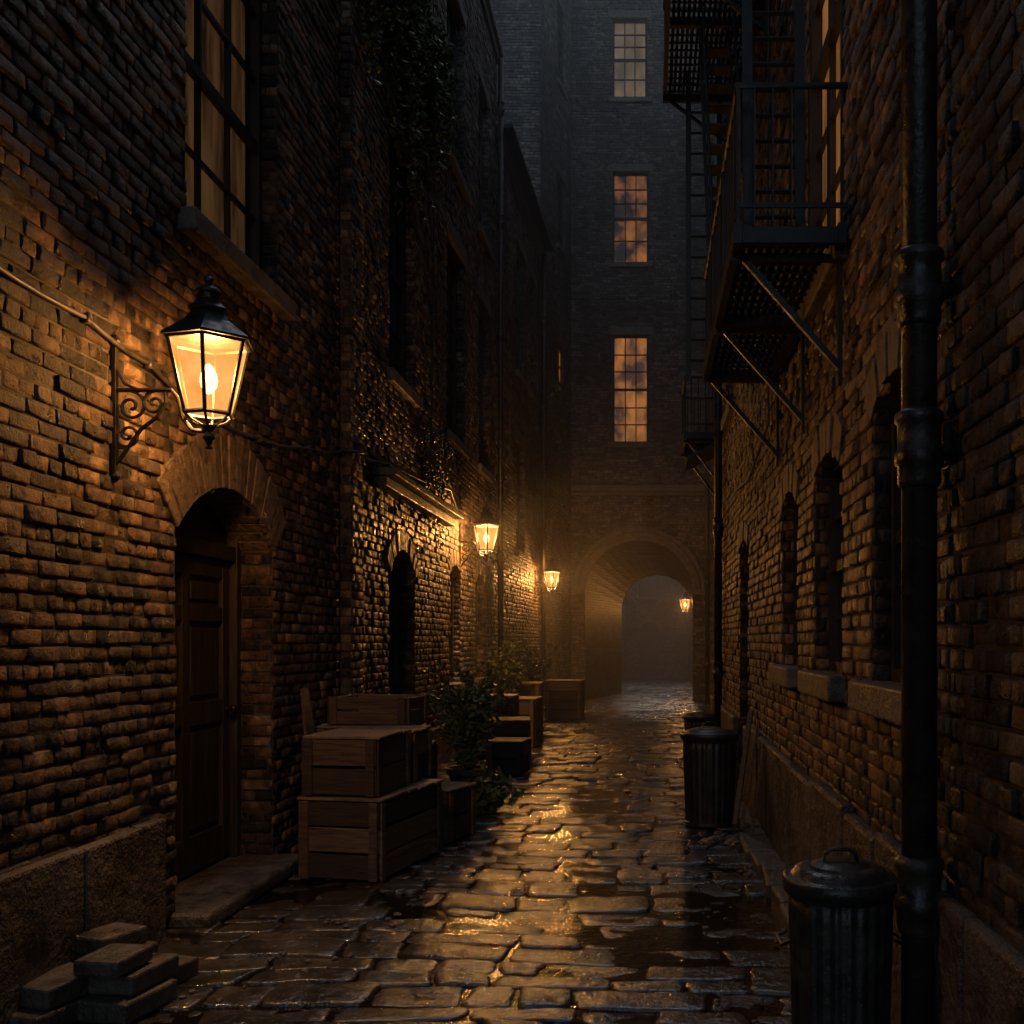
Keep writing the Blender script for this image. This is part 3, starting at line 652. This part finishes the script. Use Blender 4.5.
# ------------------------------------------------------------------ BINS
def bin_(name, x, y, r, h, mat, ribn, tilt=0):
    R = root(name, (x, y, 0)); mb = MB()
    mb.lathe((x, y, 0.008), [(r * .9, 0), (r * .93, .01), (r * .93, .03), (r * .9, .04)], 48)
    mb.lathe((x, y, .008), [(r * .88, .03)] + [(r * (.88 + .1 * k / 8), .04 + (h - .1) * k / 8) for k in range(9)], 144, rib=r * .02, ribn=ribn)
    mb.lathe((x, y, 0.008), [(r * .97, h - .08), (r * 1.02, h - .075), (r * 1.02, h - .03), (r * .97, h - .02)], 48)
    mk('body', mb, [mat], R, smooth=True)
    mb = MB(); T = Matrix.Rotation(tilt, 3, 'X')
    mb.lathe((x, y, h), [(r * 1.0, -.05), (r * 1.09, -.05), (r * 1.1, -.02), (r * 1.09, -.005), (r * 1.04, .003), (r * .98, .0), (r * .92, .006), (r * .86, .022), (r * .6, .04), (r * .57, .036), (r * .54, .042), (r * .25, .05), (.005, .052)], 48, M=T)
    mb.tube([(x - .06, y, h + .045), (x - .055, y, h + .075), (x - .03, y, h + .09), (x + .03, y, h + .09), (x + .055, y, h + .075), (x + .06, y, h + .045)], .007, 8)
    for s in (-1, 1): mb.tube([(x + s * r * .97, y - .06, h * .72), (x + s * (r + .03), y - .06, h * .7), (x + s * (r + .03), y + .06, h * .7), (x + s * r * .97, y + .06, h * .72)], .006, 6)
    mk('lid', mb, [mat], R, smooth=True)
bin_('trash_can', .69, 3.62, .185, .77, M_BIN, 24, .03)
bin_('trash_can', .56, 8.85, .235, .8, M_BIND, 24, -.02)
bin_('trash_can', .74, 13.6, .22, .6, M_BIND, 24)

# ------------------------------------------------------------------ CRATES
def crate(x, y, z, sx, sy, sz, rot, name='wooden_crate', nb=3, lid=True, tilt=0, nrows=None):
    mb = MB(); t = .018; p = .04; gp = .016
    for ax in (-1, 1):
        for ay in (-1, 1): mb.box(ax * (sx / 2 - t - p / 2) - p / 2, ax * (sx / 2 - t - p / 2) + p / 2, ay * (sy / 2 - t - p / 2) - p / 2, ay * (sy / 2 - t - p / 2) + p / 2, 0, sz - .004)
    bh = sz / nb; mm = lambda: random.choice((0, 0, 2, 2, 3))
    for k in range(nb):
        z0, z1 = k * bh + gp / 2, (k + 1) * bh - gp / 2; j = lambda: random.uniform(-.006, .006)
        for s in (-1, 1):
            a = s * (sy / 2) + j() * .6; mb.box(-sx / 2 - j(), sx / 2 + j(), min(a, a - s * t), max(a, a - s * t), z0 + j(), z1 + j(), mm())
            a = s * (sx / 2) + j() * .6; mb.box(min(a, a - s * t), max(a, a - s * t), -sy / 2 + t + .003, sy / 2 - t - .003, z0 + j(), z1 + j(), mm())
    for s in (-1, 1):
        for e in (-1, 1):
            a = s * (sy / 2 + .006); mb.box(e * (sx / 2 - .035) - .03, e * (sx / 2 - .035) + .03, min(a, a + s * .014), max(a, a + s * .014), .004, sz - .004, mm())
            a = s * (sx / 2 + .006); mb.box(min(a, a + s * .014), max(a, a + s * .014), e * (sy / 2 - .035) - .03, e * (sy / 2 - .035) + .03, .004, sz - .004, mm())
    mb.box(-sx / 2 + .03, sx / 2 - .03, -sy / 2 + .03, sy / 2 - .03, .01, .03)
    if lid:
        k = max(3, int(sy / .13)); bw = (sy + .02) / k
        for i in range(k): a = -sy / 2 - .01 + i * bw; mb.box(-sx / 2 - .012 + random.uniform(-.02, .008), sx / 2 + .012 + random.uniform(-.008, .02), a + .004, a + bw - .004, sz, sz + .02 + random.uniform(-.003, .003), 1)
    o = mk(name, mb, [M_WOOD, M_WOODL, M_WOOD2, M_WOOD3], bevel=.004, seg=1); o.location = (x, y, z); o.rotation_euler = (tilt, 0, rot); return o
crate(-1.91, 7.22, .02, .56, 1.0, .52, -.2, nb=3)
crate(-1.98, 7.06, .563, .50, .58, .38, -.14, nb=2)
crate(-1.84, 7.66, .563, .34, .42, .36, -.1, nb=2)
crate(-2.2, 8.15, .02, .62, .6, .9, -.05, nb=4)
crate(-2.12, 8.15, .943, .62, .45, .22, -.12, nb=2, lid=False)
crate(-1.62, 8.2, .02, .34, .42, .40, -.35, nb=2)
crate(-2.2, 9.3, .02, .5, .6, .62, .05, nb=3)
crate(-1.62, 12.2, .02, .4, .5, .38, -.1, nb=2)
crate(-1.75, 13.2, .02, .5, .55, .55, .1, nb=3)
crate(-2.1, 14.2, .02, .6, .6, .8, 0, nb=4)
crate(-1.9, 15.4, .02, .6, .6, .7, -.1, nb=3)
crate(-2.05, 17.2, .02, .6, .9, .85, .05, nb=4)
crate(-1.62, 20.8, .02, .7, .7, .75, -.05, nb=4)
# leaning planks
mb = MB(); mb.bar((-2.40, 7.45, .3), (-2.5, 7.52, 1.24), .14, .02); mb.bar((-2.38, 7.62, .2), (-2.54, 7.66, 1.18), .13, .02); mk('wooden_plank', mb, [M_WOOD], bevel=.003)
mb = MB(); mb.bar((.76, 8.1, .1), (.92, 8.3, .95), .06, .022); mb.bar((.82, 7.9, .1), (.925, 8.0, .75), .05, .022); mb.bar((.72, 8.2, .12), (.9, 8.7, 1.0), .04, .03); mk('wooden_plank', mb, [M_WOOD], bevel=.003)
# rubble
def rocks(name, pts, mat):
    mb = MB()
    for (x, y, z, s) in pts:
        n, m = 9, 6; vs = []; ax = [random.uniform(.7, 1.2) for _ in range(3)]; off = random.uniform(0, 50)
        for i in range(m + 1):
            th = math.pi * i / m
            for k in range(n):
                a = 2 * math.pi * k / n; d = Vector((math.sin(th) * math.cos(a), math.sin(th) * math.sin(a), math.cos(th)))
                rr = s * (1 + .45 * mnoise.noise(d * 1.5 + Vector((off, 0, 0)))); q = Vector((d.x * ax[0], d.y * ax[1], d.z * ax[2] * .55)) * rr
                vs.append((x + q.x, y + q.y, z + q.z))
        fs = [(i * n + k, i * n + (k + 1) % n, (i + 1) * n + (k + 1) % n, (i + 1) * n + k) for i in range(m) for k in range(n)]
        mb.add(vs, fs)
    return mk(name, mb, [mat])
rocks('rubble', [(random.uniform(.45, .85), random.uniform(7.7, 8.4), .03, random.uniform(.03, .09)) for _ in range(22)], M_STEP)
rocks('debris', [(random.uniform(-2.55, -1.3), random.uniform(4.4, 8.5), .018, random.uniform(.008, .022)) for _ in range(120)] + [(random.uniform(.3, .9), random.uniform(3.2, 8), .018, random.uniform(.008, .02)) for _ in range(70)], M_STEP)
# stack of stone blocks in the left foreground
mb = MB()
for (x, y, z, w, d, h, r) in [(-2.42, 4.25, .055, .24, .34, .09, -.25), (-2.16, 4.40, .055, .24, .34, .09, -.2), (-2.36, 4.68, .055, .26, .3, .09, -.15), (-2.20, 4.76, .055, .22, .28, .09, -.3),
                              (-2.40, 4.30, .15, .22, .32, .085, -.3), (-2.17, 4.46, .15, .23, .33, .085, -.15), (-2.36, 4.68, .15, .24, .28, .085, -.22), (-2.38, 4.66, .24, .2, .26, .08, -.35), (-2.2, 4.36, .237, .2, .26, .07, -.1)]:
    mb.obox(Matrix.Translation((x - .06, y, z)) @ Matrix.Rotation(r, 4, 'Z') @ Matrix.Rotation(random.uniform(-.03, .03), 4, 'X'), w, d, h)
mk('stone_block_pile', mb, [M_STEP], bevel=.012)

# ------------------------------------------------------------------ PLANTS
def leaf(mb, p, s):
    d = Vector((random.gauss(0, 1), random.gauss(0, 1), random.gauss(-.2, .7))).normalized(); w = d.cross(Vector((random.gauss(0, 1), random.gauss(0, 1), random.gauss(0, 1)))).normalized()
    q = d.cross(w) * s * .18
    mb.add([p, p + d * s * .5 + w * s * .33 + q, p + d * s, p + d * s * .5 - w * s * .33 + q], [(0, 1, 2), (0, 2, 3)], 0)
def shrub(name, x, y, h, r, n, pot=True):
    R = root(name, (x, y, 0)); z0 = .35 if pot else .02
    if pot:
        mb = MB(); mb.lathe((x, y, .01), [(.11, 0), (.17, .3), (.195, .3), (.2, .36), (.18, .36), (.165, .32), (.01, .31)], 28); mk('pot', mb, [M_TERRA], R, smooth=False)
    st = MB(); lf = MB()
    for k in range(n):
        a = random.uniform(0, 6.28); L = random.uniform(.45, 1) * h; sp = random.uniform(.1, 1) * r; p = Vector((x, y, z0)); pts = [p.copy()]
        for t in range(1, 9):
            q = t / 8; pt = Vector((x + math.cos(a) * sp * q ** 1.3, y + math.sin(a) * sp * q ** 1.3, z0 + L * (q - .35 * q * q * random.uniform(.7, 1.3)))) + Vector((random.gauss(0, .012), random.gauss(0, .012), 0)); pts.append(pt)
            for _ in range(random.randint(3, 7)): leaf(lf, pt + Vector((random.gauss(0, .035), random.gauss(0, .035), random.gauss(0, .035))), random.uniform(.05, .1))
        st.tube(pts, [.007 * (1 - .8 * i / 8) for i in range(9)], 5)
    mk('stems', st, [M_STEM], R); mk('leaves', lf, [M_LEAF], R)
shrub('potted_shrub', -1.72, 9.9, 1.4, .46, 42)
shrub('potted_shrub', -1.48, 9.5, .5, .3, 18, False)
shrub('potted_shrub', -2.2, 16.4, 1.9, .35, 26)
shrub('potted_shrub', -2.0, 18.6, 1.8, .4, 26)
def ivy(name, fr, ua, ub, vt, lens, nst, seedsize=.06, sp=.05):
    lf = MB(); st = MB()
    for k in range(nst):
        u = random.uniform(ua, ub); L = random.uniform(*lens) * (1 - .5 * abs((u - (ua + ub) / 2) / (ub - ua) * 2)); v = vt + random.uniform(-.1, .25); pts = []; d = random.uniform(.03, .16)
        n = int(L / .08) + 2
        for i in range(n):
            pts.append(fr.pt(u, v, d)); u += random.gauss(0, .022); v -= .08; d = max(.02, d + random.gauss(-.003, .012))
            for _ in range(random.randint(1, 4)): leaf(lf, fr.pt(u + random.gauss(0, sp), v + random.gauss(0, sp), d + abs(random.gauss(0, .03))), random.uniform(.6, 1.3) * seedsize)
        st.tube(pts, .004, 4)
    R = root(name, fr.pt(ua, vt, 0)); mk('stems', st, [M_STEM], R); mk('leaves', lf, [M_LEAF], R)
fL2 = Fr((-2.65, 0, 0), (0, 1, 0), (1, 0, 0))
ivy('ivy', fL2, 9.2, 13.4, 9.0, (.8, 2.8), 80, .085)
ivy('ivy', Fr((-2.5, 0, 0), (0, 1, 0), (1, 0, 0)), 8.75, 9.3, 8.3, (.6, 2.2), 20, .075)
ivy('ivy', L4f, .1, 1.8, 7.6, (1.2, 3.2), 70, .11, .09)
ivy('ivy', fL2, 12.0, 13.4, 4.0, (.5, 1.3), 16, .06)

# ------------------------------------------------------------------ MIST (far half of the alley and the courtyard)
def mist(name, dens, box):
    m, nt, out = newmat(name); vs = N(nt, 'ShaderNodeVolumeScatter'); vs.inputs['Color'].default_value = (.97, .95, .92, 1); vs.inputs['Density'].default_value = dens; vs.inputs['Anisotropy'].default_value = .35
    nt.links.new(vs.outputs[0], out.inputs['Volume']); mb = MB(); mb.box(*box); mk('mist', mb, [m])
mist('mist', .0135, (-9, 8, 13.5, 44, -.05, 25))

# ------------------------------------------------------------------ WORLD / SUN
w = bpy.data.worlds.new("World"); scene.world = w; w.use_nodes = True; nt = w.node_tree
bg = nt.nodes['Background']; sky = nt.nodes.new('ShaderNodeTexSky'); sky.sky_type = 'NISHITA'; sky.sun_disc = False
sky.sun_elevation = math.radians(20); sky.sun_rotation = math.radians(0); sky.air_density = 1.2; sky.dust_density = 3; sky.ozone_density = 2
hs = nt.nodes.new('ShaderNodeHueSaturation'); hs.inputs['Saturation'].default_value = .75; nt.links.new(sky.outputs[0], hs.inputs['Color'])
nt.links.new(hs.outputs[0], bg.inputs[0]); bg.inputs[1].default_value = .14
sd = bpy.data.lights.new('sun', 'SUN'); sd.energy = .35; sd.angle = math.radians(20); sd.color = (.86, .94, 1)
so = bpy.data.objects.new('sun', sd); so.rotation_euler = (math.radians(-38), math.radians(-4), 0); scene.collection.objects.link(so)

# ------------------------------------------------------------------ CAMERA
cd = bpy.data.cameras.new('camera'); cam = bpy.data.objects.new('camera', cd); scene.collection.objects.link(cam)
cam.location = (0, 0, 1.6); cam.rotation_euler = (math.pi / 2, 0, 0); cd.lens = 36; cd.sensor_width = 36
cd.shift_x = -133 / 1024; cd.shift_y = 128 / 1024; cd.clip_start = .05; cd.clip_end = 500
scene.camera = cam
scene.view_settings.view_transform = 'Standard'; scene.view_settings.look = 'None'; scene.view_settings.exposure = 0; scene.view_settings.gamma = 1
